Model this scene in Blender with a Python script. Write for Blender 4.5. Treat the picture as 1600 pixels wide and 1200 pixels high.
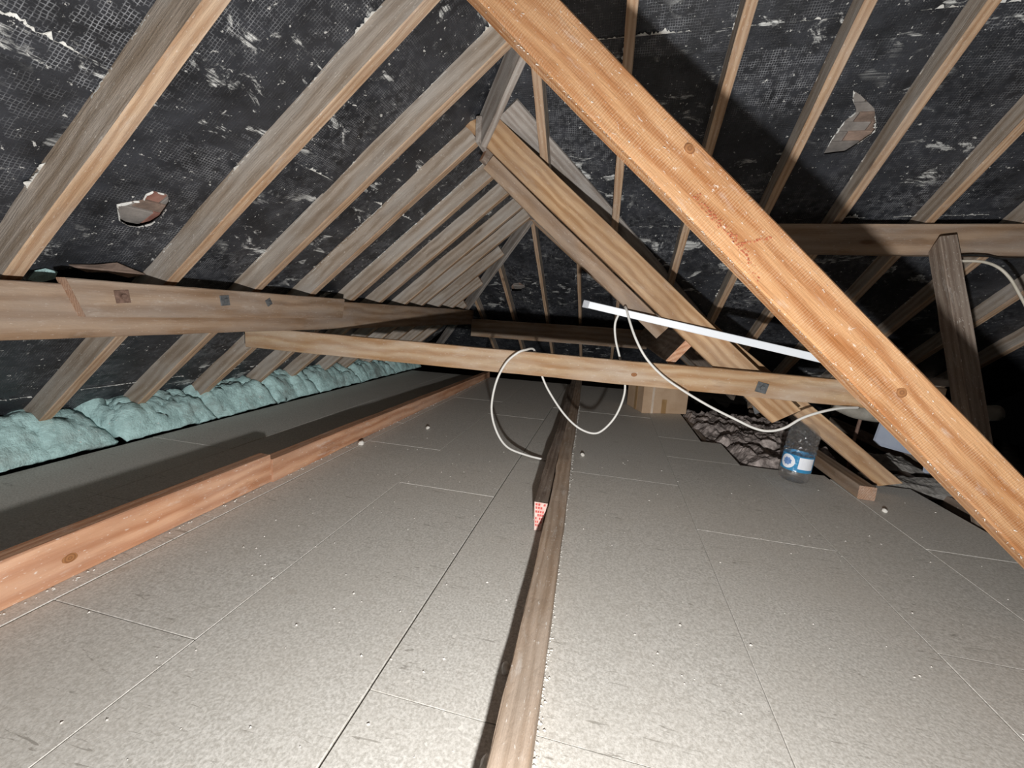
import bpy, bmesh, math, random
from mathutils import Vector, Matrix, noise

for o in list(bpy.data.objects):
    bpy.data.objects.remove(o, do_unlink=True)
scene = bpy.context.scene
COL = scene.collection
random.seed(7)

# ------------------------------------------------------------------ camera
cam_d = bpy.data.cameras.new('camera')
cam_d.sensor_width = 36.0
cam_d.lens = 639.0 / 1600.0 * 36.0
cam_d.clip_start = 0.02
cam = bpy.data.objects.new('camera', cam_d)
COL.objects.link(cam)
RX = Vector((0.971813298, 0.229692694, 0.053105369))
DN = Vector((0.089708622, -0.151977777, -0.984304383))
FW = Vector((-0.218016690, 0.961324098, -0.168299440))
m = Matrix.Identity(4)
for i in range(3):
    m[i][0] = RX[i]; m[i][1] = -DN[i]; m[i][2] = -FW[i]
m[2][3] = 1.0
cam.matrix_world = m
scene.camera = cam

# ------------------------------------------------------------------ world: a closed, unlit loft
world = bpy.data.worlds.new('world')
world.use_nodes = True
world.node_tree.nodes['Background'].inputs[0].default_value = (0.6, 0.6, 0.6, 1)
world.node_tree.nodes['Background'].inputs[1].default_value = 0.0003
scene.world = world

# ------------------------------------------------------------------ the hand lamp held just below the camera
ld = bpy.data.lights.new('hand_lamp', 'POINT')
ld.energy = 36.0
ld.shadow_soft_size = 0.022
ld.color = (1.0, 0.985, 0.955)
ld.use_nodes = True
lt = ld.node_tree
em = lt.nodes.get('Emission')
fo = lt.nodes.new('ShaderNodeLightFalloff')
fo.inputs['Strength'].default_value = 1.0
lt.links.new(fo.outputs['Linear'], em.inputs['Strength'])
lo = bpy.data.objects.new('hand_lamp', ld)
lo.location = (0.09, 0.0, 0.565)
COL.objects.link(lo)

scene.view_settings.view_transform = 'Standard'
scene.view_settings.look = 'None'
scene.view_settings.gamma = 1.0
scene.view_settings.use_curve_mapping = False
scene.view_settings.exposure = 1.42

# ------------------------------------------------------------------ material helpers
class NT:
    def __init__(s, name):
        s.m = bpy.data.materials.new(name); s.m.use_nodes = True
        s.t = s.m.node_tree
        s.b = s.t.nodes['Principled BSDF']
    def n(s, typ, ins=None, **props):
        nd = s.t.nodes.new(typ)
        for k, v in props.items(): setattr(nd, k, v)
        for k, v in (ins or {}).items(): s.set(nd, k, v)
        return nd
    def set(s, nd, k, v):
        if isinstance(v, bpy.types.NodeSocket): s.t.links.new(v, nd.inputs[k])
        else: nd.inputs[k].default_value = v
    def coord(s, scale=(1, 1, 1), rnd=True):
        tc = s.n('ShaderNodeTexCoord')
        v = tc.outputs['Object']
        if rnd:
            oi = s.n('ShaderNodeObjectInfo')
            mu = s.n('ShaderNodeVectorMath', {0: (17.3, 5.1, 9.7)}, operation='SCALE')
            s.set(mu, 'Scale', oi.outputs['Random'])
            ad = s.n('ShaderNodeVectorMath', {0: v, 1: mu.outputs[0]}, operation='ADD')
            v = ad.outputs[0]
        return s.scale(v, scale)
    def scale(s, v, sc):
        mp = s.n('ShaderNodeVectorMath', {0: v, 1: sc}, operation='MULTIPLY')
        return mp.outputs[0]
    def noise(s, v, scale, detail=4, rough=.55, dist=0):
        return s.n('ShaderNodeTexNoise', {'Vector': v, 'Scale': scale, 'Detail': detail, 'Roughness': rough, 'Distortion': dist}).outputs['Fac']
    def ramp(s, f, lo, hi, a=0., b=1.):
        return s.n('ShaderNodeMapRange', {0: f, 1: lo, 2: hi, 3: a, 4: b}, clamp=True).outputs[0]
    def mix(s, f, a, b, mode='MIX'):
        nd = s.n('ShaderNodeMix', data_type='RGBA', blend_type=mode)
        s.set(nd, 0, f)
        for k, v in ((6, a), (7, b)):
            if isinstance(v, tuple) and len(v) == 3: v = v + (1,)
            s.set(nd, k, v)
        return nd.outputs[2]
    def math(s, op, a, b=0.):
        return s.n('ShaderNodeMath', {0: a, 1: b}, operation=op).outputs[0]
    def bump(s, h, strength=.3, dist=.01):
        b = s.n('ShaderNodeBump', {'Height': h, 'Strength': strength, 'Distance': dist})
        s.set(s.b, 'Normal', b.outputs[0])
    def done(s, col, rough=.7, spec=.3):
        if isinstance(col, tuple) and len(col) == 3: col = col + (1,)
        s.set(s.b, 'Base Color', col); s.set(s.b, 'Roughness', rough)
        s.set(s.b, 'Specular IOR Level', spec)
        return s.m

def wood(name, light, dark, grey=(.42, .38, .34), gamt=.3, knot=1.0, dust=.25, ring=9.0, saw=0.):
    t = NT(name)
    v = t.coord((1, 1, 1))
    warp = t.noise(t.scale(v, (1.1, 5, 5)), 1.6, 3)
    # cathedral rings
    wv = t.n('ShaderNodeTexWave', {'Vector': t.scale(v, (.22, 1.9, 1.0)), 'Scale': ring, 'Distortion': 5.5, 'Detail': 2.5,
                                   'Detail Scale': 1.2, 'Detail Roughness': .5}, wave_type='RINGS', rings_direction='X').outputs['Fac']
    fine = t.noise(t.scale(v, (3.5, 95, 95)), 1.5, 3, .6)
    blot = t.noise(t.scale(v, (1.6, 6, 6)), 1.3, 4)
    g = t.math('ADD', t.math('MULTIPLY', wv, .5), t.math('MULTIPLY', fine, .5))
    col = t.mix(t.ramp(g, .30, .74), light, dark)
    stain = t.noise(t.scale(v, (2.2, 9, 9)), 1.7, 5, .65)
    col = t.mix(t.ramp(stain, .56, .74, 0, .55), col, tuple(c * .5 for c in dark))
    col = t.mix(t.ramp(warp, .4, .68, 0, .55), col, tuple(c * .72 for c in dark))
    col = t.mix(t.ramp(blot, .42, .72, 0, gamt), col, grey)
    # knots
    vo = t.n('ShaderNodeTexVoronoi', {'Vector': t.scale(v, (1.0, 2.8, 2.8)), 'Scale': 1.9, 'Randomness': 1.0})
    kd = vo.outputs['Distance']
    col = t.mix(t.ramp(kd, .05, .105, .85 * knot, 0), col, (.10, .045, .02))
    bloom = t.noise(t.scale(v, (2.6, 10, 10)), 2.2, 5, .7)
    col = t.mix(t.ramp(bloom, .58, .76, 0, .5 * dust + .12), col, (.74, .71, .67))
    if saw:
        sw = t.n('ShaderNodeTexWave', {'Vector': t.scale(v, (1, .25, .25)), 'Scale': 42, 'Distortion': 3.5, 'Detail': 2, 'Detail Scale': 2}, wave_type='BANDS', bands_direction='X').outputs['Fac']
        sm = t.ramp(t.noise(t.scale(v, (4, 14, 14)), 2, 3), .35, .65)
        col = t.mix(t.math('MULTIPLY', t.ramp(sw, .35, .95), t.math('MULTIPLY', sm, saw)), col, (.82, .62, .42))
    # pale dust, splinter flecks
    sp = t.noise(t.scale(v, (22, 60, 60)), 2.0, 3, .7)
    col = t.mix(t.ramp(sp, .63, .69, 0, dust), col, (.8, .76, .7))
    t.bump(t.math('ADD', t.math('MULTIPLY', fine, .8), t.math('MULTIPLY', sp, .5)), .5, .006)
    return t.done(col, .75, .25)

M = {}
M['fresh'] = wood('fresh_orange_pine', (.55, .30, .145), (.37, .150, .052), (.54, .33, .19), .4, .0, .6, 8, .26)
M['pale'] = wood('pale_tie_pine', (.52, .37, .235), (.39, .23, .12), (.56, .475, .395), .7, .3, .3, 7)
M['leg'] = wood('honey_pine', (.56, .375, .22), (.37, .21, .105), (.44, .365, .3), .3, .8, .2, 9)
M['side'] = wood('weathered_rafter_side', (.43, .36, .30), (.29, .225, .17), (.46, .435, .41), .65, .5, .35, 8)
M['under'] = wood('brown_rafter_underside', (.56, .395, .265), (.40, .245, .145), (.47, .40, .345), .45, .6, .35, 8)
M['purlin'] = wood('brown_purlin', (.37, .265, .185), (.25, .16, .10), (.32, .28, .25), .6, .8, .2, 6)
M['strip'] = wood('pink_sawn_batten', (.64, .37, .23), (.46, .22, .12), (.62, .44, .34), .4, .9, .6, 7)
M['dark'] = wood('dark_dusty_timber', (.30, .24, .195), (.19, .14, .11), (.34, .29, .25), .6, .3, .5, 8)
M['grey'] = wood('grey_board', (.42, .38, .35), (.28, .235, .205), (.5, .48, .46), .7, .3, .4, 6)
M['endgrain'] = wood('sawn_end', (.46, .29, .20), (.32, .18, .11), (.45, .36, .3), .4, .0, .5, 20)

def mk_floor():
    t = NT('chipboard')
    v = t.coord((1, 1, 1))
    ch = t.noise(v, 120, 4, .75)
    ch2 = t.noise(t.scale(v, (1, .6, 1)), 55, 4, .7)
    big = t.noise(v, 2.2, 4, .6)
    col = t.mix(t.ramp(ch, .36, .64), (.47, .45, .41), (.77, .75, .71))
    col = t.mix(t.ramp(ch2, .56, .75, 0, .3), col, (.40, .37, .33))
    col = t.mix(t.ramp(big, .4, .75, 0, .4), col, (.58, .545, .49))
    st = t.noise(t.scale(v, (60, 9, 1)), 1.0, 5, .75, .8)
    col = t.mix(t.ramp(st, .68, .76, 0, .4), col, (.26, .24, .21))
    sc = t.noise(t.scale(v, (3, 26, 1)), 2.4, 4, .6, 1.8)
    col = t.mix(t.math('MULTIPLY', t.ramp(sc, .62, .67, 0, .7), t.ramp(t.noise(v, 5, 2), .44, .56)), col, (.27, .25, .22))
    stn = t.noise(v, 9, 3, .6)
    col = t.mix(t.ramp(stn, .67, .78, 0, .35), col, (.42, .37, .31))
    wd = t.noise(v, 34, 2, .5)
    col = t.mix(t.ramp(wd, .735, .75, 0, .8), col, (.82, .79, .74))
    t.bump(ch, .35, .002)
    return t.done(col, .62, .35)
M['floor'] = mk_floor()

def mk_felt():
    t = NT('bitumen_felt')
    v = t.coord((1, 1, 1))
    tc = t.n('ShaderNodeTexCoord').outputs['Object']
    wx = t.n('ShaderNodeTexWave', {'Vector': tc, 'Scale': 27.0, 'Distortion': 2.0, 'Detail': 1, 'Detail Scale': 1.4}, wave_type='BANDS', bands_direction='X').outputs['Fac']
    wy = t.n('ShaderNodeTexWave', {'Vector': tc, 'Scale': 27.0, 'Distortion': 2.0, 'Detail': 1, 'Detail Scale': 1.4}, wave_type='BANDS', bands_direction='Y').outputs['Fac']
    lx = t.ramp(wx, .78, .98); ly = t.ramp(wy, .78, .98)
    weave = t.math('MAXIMUM', lx, ly)
    brk = t.ramp(t.noise(v, 26, 3, .6), .42, .6)
    weave = t.math('MULTIPLY', weave, brk)
    m1 = t.ramp(t.noise(v, 2.2, 5, .65), .42, .66)
    col = t.mix(t.ramp(t.noise(v, 7, 4), .3, .7), (.013, .014, .017), (.040, .043, .052))
    col = t.mix(t.math('MULTIPLY', t.math('MULTIPLY', weave, m1), .85), col, (.30, .31, .335))
    # torn fibre: white paper where the bitumen has come away
    tear = t.noise(t.scale(v, (1, 1.6, 1)), 5.5, 7, .68, .6)
    where = t.noise(v, 1.15, 3, .5)
    tr = t.math('MULTIPLY', t.ramp(tear, .57, .62), t.ramp(where, .47, .57))
    shred = t.math('MAXIMUM', t.ramp(t.noise(t.scale(v, (4, 120, 1)), 1, 3, .6), .40, .58), t.math('MULTIPLY', ly, .7))
    col = t.mix(t.math('MULTIPLY', tr, shred), col, (.72, .73, .72))
    sp = t.noise(v, 44, 3, .65)
    col = t.mix(t.ramp(sp, .66, .70, 0, .75), col, (.7, .7, .68))
    fl = t.noise(t.scale(v, (1, 2.2, 1)), 13, 4, .6, 1.0)
    col = t.mix(t.ramp(fl, .735, .75, 0, .95), col, (.82, .82, .79))
    h = t.math('ADD', t.math('MULTIPLY', weave, .6), t.noise(v, 30, 5, .7))
    t.bump(h, .55, .006)
    return t.done(col, .5, .45)
M['felt'] = mk_felt()

def simple(name, a, b, sc=8, rough=.7, spec=.3, bump=.3, bd=.01, detail=5, lo=.35, hi=.65):
    t = NT(name)
    v = t.coord((1, 1, 1))
    n = t.noise(v, sc, detail, .65)
    t.bump(n, bump, bd)
    return t.done(t.mix(t.ramp(n, lo, hi), a, b), rough, spec)
M['paper'] = simple('torn_white_paper', (.62, .62, .6), (.88, .88, .85), 40)
def mk_teal():
    t = NT('teal_mineral_wool'); v = t.coord((1, 1, 1))
    n = t.noise(t.scale(v, (1.4, .8, 1)), 11, 6, .7)
    col = t.mix(t.ramp(n, .36, .62), (.42, .62, .62), (.66, .95, .95))
    col = t.mix(t.ramp(t.noise(v, 4.5, 4, .6), .5, .72, 0, .7), col, (.25, .26, .24))
    col = t.mix(t.ramp(t.noise(v, 48, 3, .6), .68, .71, 0, .9), col, (.85, .88, .86))
    t.bump(t.noise(v, 38, 5, .75), .9, .02)
    return t.done(col, .95, .05)
M['teal'] = mk_teal()
M['brownwool'] = simple('old_brown_wool', (.14, .118, .11), (.60, .52, .49), 14, .9, .1, .8, .02, lo=.4, hi=.7)
M['greywool'] = simple('grey_wool', (.20, .19, .175), (.42, .40, .38), 18, .95, .05, .8, .02)
M['tile'] = simple('clay_tile', (.16, .12, .10), (.36, .26, .21), 9, .8, .2, .4)
M['slate'] = simple('grey_tile', (.17, .155, .145), (.34, .31, .29), 7, .8, .2, .4)
M['redtile'] = simple('red_tile', (.22, .10, .08), (.36, .2, .16), 9, .8, .2, .4)
M['sub'] = simple('dark_ceiling_void', (.02, .017, .014), (.06, .05, .04), 6, .95, .1)
M['white'] = simple('white_plastic', (.84, .89, .96), (.88, .92, .98), 5, .35, .5, .03)
M['cap'] = simple('grey_end_cap', (.36, .38, .42), (.46, .48, .52), 30, .5, .4, .1)
M['cable'] = simple('white_cable', (.74, .73, .70), (.82, .81, .78), 12, .4, .45, .03)
M['oldcable'] = simple('pale_old_cable', (.50, .46, .38), (.62, .58, .5), 12, .5, .4, .1)
M['blackcable'] = simple('black_cable', (.01, .01, .01), (.03, .03, .03), 12, .5, .4, .1)
M['steel'] = simple('dull_steel', (.06, .065, .07), (.14, .145, .15), 30, .5, .5, .2)
M['rust'] = simple('rusty_steel', (.10, .06, .045), (.22, .14, .11), 40, .7, .3, .4)
M['card'] = simple('cardboard', (.42, .29, .19), (.50, .36, .25), 5, .85, .1, .1)
M['tape'] = simple('brown_tape', (.30, .18, .08), (.38, .24, .12), 9, .3, .5, .05)
M['cleartape'] = simple('shiny_tape', (.55, .45, .36), (.66, .56, .47), 9, .15, .6, .05)
M['chalk'] = simple('red_chalk', (.42, .11, .055), (.50, .18, .10), 60, .9, .1)
M['tag'] = simple('pink_tag_paper', (.78, .50, .45), (.86, .68, .62), 60, .8, .2)
M['tagred'] = simple('red_print', (.62, .08, .07), (.72, .2, .18), 60, .8, .2)
M['crumb'] = simple('white_crumbs', (.66, .63, .58), (.86, .84, .8), 60, .9, .1)
M['darkcrumb'] = simple('dark_crumbs', (.02, .02, .02), (.06, .05, .05), 60, .9, .1)
M['label'] = simple('white_label', (.80, .84, .92), (.9, .92, .97), 9, .4, .4, .02)
M['labelblue'] = simple('blue_print', (.10, .22, .5), (.25, .4, .7), 50, .4, .4, .02)
M['panelblue'] = simple('pale_blue_plastic', (.42, .47, .58), (.50, .55, .65), 4, .5, .4, .05)
M['lag'] = simple('pale_lagging', (.26, .24, .21), (.38, .36, .32), 10, .9, .1, .5)
def mk_clear(name, col, rough, alpha, trans=1.0, bump=0):
    t = NT(name)
    t.set(t.b, 'Transmission Weight', trans); t.set(t.b, 'IOR', 1.5)
    t.set(t.b, 'Alpha', alpha)
    if bump:
        v = t.coord((1, 1, 1))
        t.bump(t.noise(v, 34, 2, .5), bump, .02)
    return t.done(col, rough, .8)
M['pet'] = mk_clear('clear_bottle_plastic', (.98, .99, 1.0), .15, .42, .95, .3)
M['bluefilm'] = mk_clear('blue_label_film', (.04, .36, .72), .2, .9, .25, .3)

# ------------------------------------------------------------------ object helpers
def link(o, parent=None):
    COL.objects.link(o)
    if parent is not None: o.parent = parent
    return o
def tag(o, label=None, cat=None, group=None, kind=None):
    if label: o['label'] = label
    if cat: o['category'] = cat
    if group: o['group'] = group
    if kind: o['kind'] = kind
    return o
def mesh(name, verts, faces, mats, parent=None, fmat=None, smooth=False, mw=None):
    me = bpy.data.meshes.new(name)
    me.from_pydata([tuple(v) for v in verts], [], faces)
    for mm in (mats if isinstance(mats, (list, tuple)) else [mats]): me.materials.append(mm)
    if fmat:
        for p, i in zip(me.polygons, fmat): p.material_index = i
    if smooth:
        for p in me.polygons: p.use_smooth = True
    me.update()
    o = bpy.data.objects.new(name, me)
    link(o, parent)
    if mw is not None:
        o.matrix_world = mw
        if parent is not None:
            o.matrix_parent_inverse = Matrix.Identity(4)
            o.matrix_basis = parent.matrix_world.inverted() @ mw
    return o
def empty(name, loc=(0, 0, 0)):
    o = bpy.data.objects.new(name, None)
    o.empty_display_size = .1
    link(o)
    o.matrix_world = Matrix.Translation(Vector(loc))
    return o
def frame(a, b, up):
    a, b = Vector(a), Vector(b)
    x = (b - a).normalized(); z = Vector(up); z = (z - x * z.dot(x)).normalized(); y = z.cross(x)
    mw = Matrix.Identity(4)
    for i in range(3):
        mw[i][0] = x[i]; mw[i][1] = y[i]; mw[i][2] = z[i]; mw[i][3] = a[i]
    return mw, (b - a).length
def timber(name, a, b, w, d, up=(0, 0, 1), mats=None, parent=None, seed=0, ch=.004, rough=.0025, cut0=0., cut1=0., d1=None):
    """A sawn timber: axis a->b through the section centre, w across, d along 'up'. mats = (sides, underside, ends).
    cut0 / cut1 lean the end cuts along the length from underside to top."""
    mw, L = frame(a, b, up)
    n = max(3, int(L / .12))
    vs, fs, fm = [], [], []
    for i in range(n + 1):
        x = L * i / n
        q = Vector((x * 1.3 + seed * 7.1, seed * 3.3, 0))
        oy = noise.noise(q) * rough * 2; oz = noise.noise(q + Vector((0, 5, 9))) * rough * 2
        dd = d if d1 is None else d + (d1 - d) * i / n
        hw, hd = w / 2, dd / 2
        ring = [(-hw, -hd + ch), (-hw + ch, -hd), (hw - ch, -hd), (hw, -hd + ch), (hw, hd - ch), (hw - ch, hd), (-hw + ch, hd), (-hw, hd - ch)]
        for k, (y, z) in enumerate(ring):
            j = noise.noise(Vector((x * 9, k * 3.7, seed + .5))) * rough * .8
            xx = x
            if i == 0: xx += cut0 * (z / dd)
            if i == n: xx += cut1 * (z / dd)
            vs.append((xx, y + oy + j, z + oz + j))
    # k edges: 0 chamfer,1 bottom,2 chamfer,3 side,4 ch,5 top,6 ch,7 side
    for i in range(n):
        for k in range(8):
            k2 = (k + 1) % 8
            fs.append((i * 8 + k, i * 8 + k2, (i + 1) * 8 + k2, (i + 1) * 8 + k))
            fm.append(1 if k in (0, 1, 2) else 0)
    fs.append(tuple(range(7, -1, -1))); fm.append(2)
    fs.append(tuple(n * 8 + k for k in range(8))); fm.append(2)
    mats = mats or (M['side'], M['under'], M['endgrain'])
    return mesh(name, vs, fs, list(mats), parent, fm, mw=mw)
def box_mesh(name, lo, hi, mat, parent=None, bev=.002, mw=None):
    bm = bmesh.new()
    bmesh.ops.create_cube(bm, size=1)
    for v in bm.verts:
        v.co = Vector([lo[i] + (hi[i] - lo[i]) * (v.co[i] + .5) for i in range(3)])
    if bev: bmesh.ops.bevel(bm, geom=bm.edges[:], offset=bev, segments=1, affect='EDGES')
    me = bpy.data.meshes.new(name); bm.to_mesh(me); bm.free()
    me.materials.append(mat)
    o = bpy.data.objects.new(name, me); link(o, parent)
    if mw is not None:
        o.matrix_basis = mw if parent is None else parent.matrix_world.inverted() @ mw
    elif parent is not None:
        o.matrix_basis = parent.matrix_world.inverted()
    return o
def catmull(P, n=8):
    P = [Vector(p) for p in P]; P = [P[0] * 2 - P[1]] + P + [P[-1] * 2 - P[-2]]
    out = []
    for i in range(1, len(P) - 2):
        a, b, c, d = P[i - 1:i + 3]
        for k in range(n):
            t = k / n
            out.append(.5 * ((2 * b) + (c - a) * t + (2 * a - 5 * b + 4 * c - d) * t * t + (3 * b - a - 3 * c + d) * t ** 3))
    out.append(P[-2]); return out
def tube(name, pts, r, mat, parent=None, n=8, seg=8):
    C = catmull(pts, seg); vs, fs = [], []
    nrm = None
    for i, c in enumerate(C):
        t = (C[min(i + 1, len(C) - 1)] - C[max(i - 1, 0)]).normalized()
        if nrm is None: nrm = t.orthogonal().normalized()
        nrm = (nrm - t * nrm.dot(t)).normalized(); bn = t.cross(nrm)
        for k in range(n):
            a = 2 * math.pi * k / n
            vs.append(c + (nrm * math.cos(a) + bn * math.sin(a)) * r)
    for i in range(len(C) - 1):
        for k in range(n):
            fs.append((i * n + k, i * n + (k + 1) % n, (i + 1) * n + (k + 1) % n, (i + 1) * n + k))
    fs.append(tuple(range(n - 1, -1, -1))); fs.append(tuple((len(C) - 1) * n + k for k in range(n)))
    return mesh(name, vs, fs, mat, parent, smooth=True)
def lathe(name, prof, mat, parent=None, n=32, loc=(0, 0, 0), lean=None):
    vs, fs = [], []
    for r, z in prof:
        for k in range(n):
            a = 2 * math.pi * k / n; vs.append((r * math.cos(a), r * math.sin(a), z))
    for i in range(len(prof) - 1):
        for k in range(n):
            fs.append((i * n + k, i * n + (k + 1) % n, (i + 1) * n + (k + 1) % n, (i + 1) * n + k))
    mw = Matrix.Translation(Vector(loc)) @ (lean or Matrix.Identity(4))
    return mesh(name, vs, fs, mat, parent, smooth=True, mw=mw)

# ------------------------------------------------------------------ the roof's planes (undersides of the rafters)
TL, TH, TR = .797, .669, .757
XL = -3.5                     # left slope    z = TL (x - XL)
YH = 5.781                    # facing slope  z = -TH (y - YH)
XR0, ZR0 = -.88, 2.045        # wing's right slope  z = ZR0 - TR (x - XR0)
AX, AY, AZ = -.91, 4.60, 2.06 # apex of the far hip end
def zL(x): return TL * (x - XL)
def zH(y): return TH * (YH - y)
def zR(x): return ZR0 - TR * (x - XR0)
def zE(y): return AZ - TH * (y - AY)
nL = Vector((-TL, 0, 1)).normalized(); nH = Vector((0, TH, 1)).normalized()
nR = Vector((TR, 0, 1)).normalized(); nE = nH.copy()
RD = .13                     # rafter depth
def hipx(y): return -.87 + (2.63 - y) * TH / TL      # left slope meets facing slope (y < 2.63)
def hipy(x): return 2.63 - (x + .87) * TL / TH
def valy(x): return YH - zR(x) / TH                  # facing slope meets the wing's right slope
def endxl(y): return AX - (y - AY) * TH / TL
def endxr(y): return XR0 - (zE(y) - ZR0) / TR

# ------------------------------------------------------------------ floor
floor = mesh('floor', [(-4.2, -1.5, -.16), (4.6, -1.5, -.16), (4.6, 8, -.16), (-4.2, 8, -.16)], [(0, 1, 2, 3)], M['sub'])
tag(floor, 'loft floor of chipboard boards', kind='structure')
def board(x0, x1, y0, y1, dz=0.0, tilt=0.0):
    g = .0014
    o = box_mesh('floor_board', (-(x1 - x0) / 2 + g, -(y1 - y0) / 2 + g, -.02), ((x1 - x0) / 2 - g, (y1 - y0) / 2 - g, 0), M['floor'], floor, .0015,
                 Matrix.Translation(((x0 + x1) / 2, (y0 + y1) / 2, dz)) @ Matrix.Rotation(tilt, 4, 'Y'))
    return o
def timber_edge(y): return -.045 - .045 * y          # right edge of the middle timber, which lies slightly askew
def board_q(xa0, xb0, xa1, xb1, y0, y1):
    g = .0014; y0 += g; y1 -= g
    c = [(xa0 + g, y0), (xb0 - g, y0), (xb1 - g, y1), (xa1 + g, y1)]
    cx = sum(p[0] for p in c) / 4; cy = (y0 + y1) / 2; dz = random.uniform(-.0012, .0008)
    vs = [(x - cx, y - cy, 0) for x, y in c] + [(x - cx, y - cy, -.02) for x, y in c]
    fs = [(0, 1, 2, 3), (7, 6, 5, 4)] + [(i, i + 4, (i + 1) % 4 + 4, (i + 1) % 4) for i in range(4)]
    mesh('floor_board', vs, fs, M['floor'], floor, mw=Matrix.Translation((cx, cy, dz)))
def column(x0, x1, cuts):
    for a, b in zip(cuts[:-1], cuts[1:]): board(x0, x1, a, b, random.uniform(-.0012, .0008))
column(-3.10, -2.42, [-1.4, .35, 2.16, 3.97, 6.15])
column(-2.42, -1.69, [-1.4, -.4, 1.41, 3.2, 5.0, 6.15])
column(-1.685, -1.11, [-1.4, -.97, .836, 2.66, 4.46, 6.15])
column(-1.11, -.535, [-1.4, .24, 2.055, 3.86, 6.15])
for cuts, left in (([-1.4, -.97, .833, 2.645, 4.45, 6.15], True), ([-1.4, -.97, .836, 2.60, 4.41, 6.15], False)):
    for a, b in zip(cuts[:-1], cuts[1:]):
        ma, mb = timber_edge(a) - .03, timber_edge(b) - .03
        if left: board_q(-.53, ma, -.53, mb, a, b)
        else: board_q(ma, .512, mb, .512, a, b)
column(.512, 1.12, [-1.4, .235, 2.045, 3.17])
board(.512, 1.025, 3.17, 3.71); board(.512, .865, 3.71, 4.95); board(.512, .865, 4.95, 6.15)
column(1.12, 1.565, [-1.4, -.36, 1.446, 3.17])
column(1.565, 2.035, [-1.4, .4, 2.21, 3.1])
# joists under the boards, seen beyond the boards' edge
for i, x in enumerate((.93, 1.38, 1.83, 2.28, 2.73)):
    o = timber('floor_joist', (x, -1.4, -.075), (x, 5.6, -.075), .045, .1, mats=(M['dark'], M['dark'], M['dark']), parent=floor, seed=40 + i)

# ------------------------------------------------------------------ felt, with the tiles behind its tears
ceiling = empty('ceiling')
tag(ceiling, 'sloping loft roof lined with torn black bitumen felt', kind='structure')
def inpoly(x, y, P):
    c = False; j = len(P) - 1
    for i in range(len(P)):
        xi, yi = P[i]; xj, yj = P[j]
        if (yi > y) != (yj > y) and x < (xj - xi) * (y - yi) / (yj - yi) + xi: c = not c
        j = i
    return c
def felt(org, eu, ev, u0, u1, v0, v1, holes=(), inset=0., seed=0, step=.025, ragged=.012, ph=0.0, gap=.49):
    """One course of felt in the plane org + u eu + v ev; v0, v1 may be functions of u. w points into the room."""
    eu, ev = Vector(eu).normalized(), Vector(ev).normalized()
    w = eu.cross(ev)
    mw = Matrix.Identity(4)
    for i in range(3):
        mw[i][0] = eu[i]; mw[i][1] = ev[i]; mw[i][2] = w[i]; mw[i][3] = org[i]
    f0 = v0 if callable(v0) else (lambda u: v0)
    f1 = v1 if callable(v1) else (lambda u: v1)
    nu = max(2, int((u1 - u0) / step))
    vmax = max(f1(u0 + (u1 - u0) * i / nu) - f0(u0 + (u1 - u0) * i / nu) for i in range(nu + 1))
    nv = max(2, int(vmax / step))
    vs, fs, uv = [], [], []
    for i in range(nu + 1):
        u = u0 + (u1 - u0) * i / nu
        a, b = f0(u), max(f0(u), f1(u))
        if not callable(v1): b += noise.fractal(Vector((u * 9, seed, 0)), 1, 2, 4) * ragged
        for j in range(nv + 1):
            v = a + (b - a) * j / nv
            q = Vector((u * 2.3, v * 2.3, seed * 1.7))
            dz = noise.fractal(q, .9, 2, 4) * .006 + abs(math.sin(math.pi * (u - ph) / gap)) * .006 + inset
            if j == nv and not callable(v1): dz += .006 * noise.noise(Vector((u * 14, seed, 3)))
            vs.append((u, v, dz)); uv.append((u, v))
    kept, gone = set(), {}
    for i in range(nu):
        for j in range(nv):
            k = i * (nv + 1) + j
            q = [k, k + nv + 1, k + nv + 2, k + 1]
            if abs(uv[q[2]][1] - uv[q[1]][1]) + abs(uv[q[3]][1] - uv[q[0]][1]) < 1e-5: continue
            cu = sum(uv[x][0] for x in q) / 4; cv = sum(uv[x][1] for x in q) / 4
            hit = [H for H in holes if inpoly(cu, cv, H)]
            if hit:
                for x in q: gone[x] = hit[0]
                continue
            fs.append(tuple(q)); kept.update(q)
    for x, H in gone.items():
        if x not in kept: continue
        p = Vector((uv[x][0], uv[x][1])); best = None
        for a, b in zip(H, H[1:] + H[:1]):
            a, b = Vector(a), Vector(b); t_ = max(0, min(1, (p - a).dot(b - a) / (b - a).length_squared)); c = a + (b - a) * t_
            if best is None or (c - p).length < (best - p).length: best = c
        if (best - p).length < step * 1.5: vs[x] = (best.x, best.y, vs[x][2] + .004)
    o = mesh('felt_sheet', vs, fs, M['felt'], ceiling, smooth=True, mw=mw)
    return o
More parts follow.
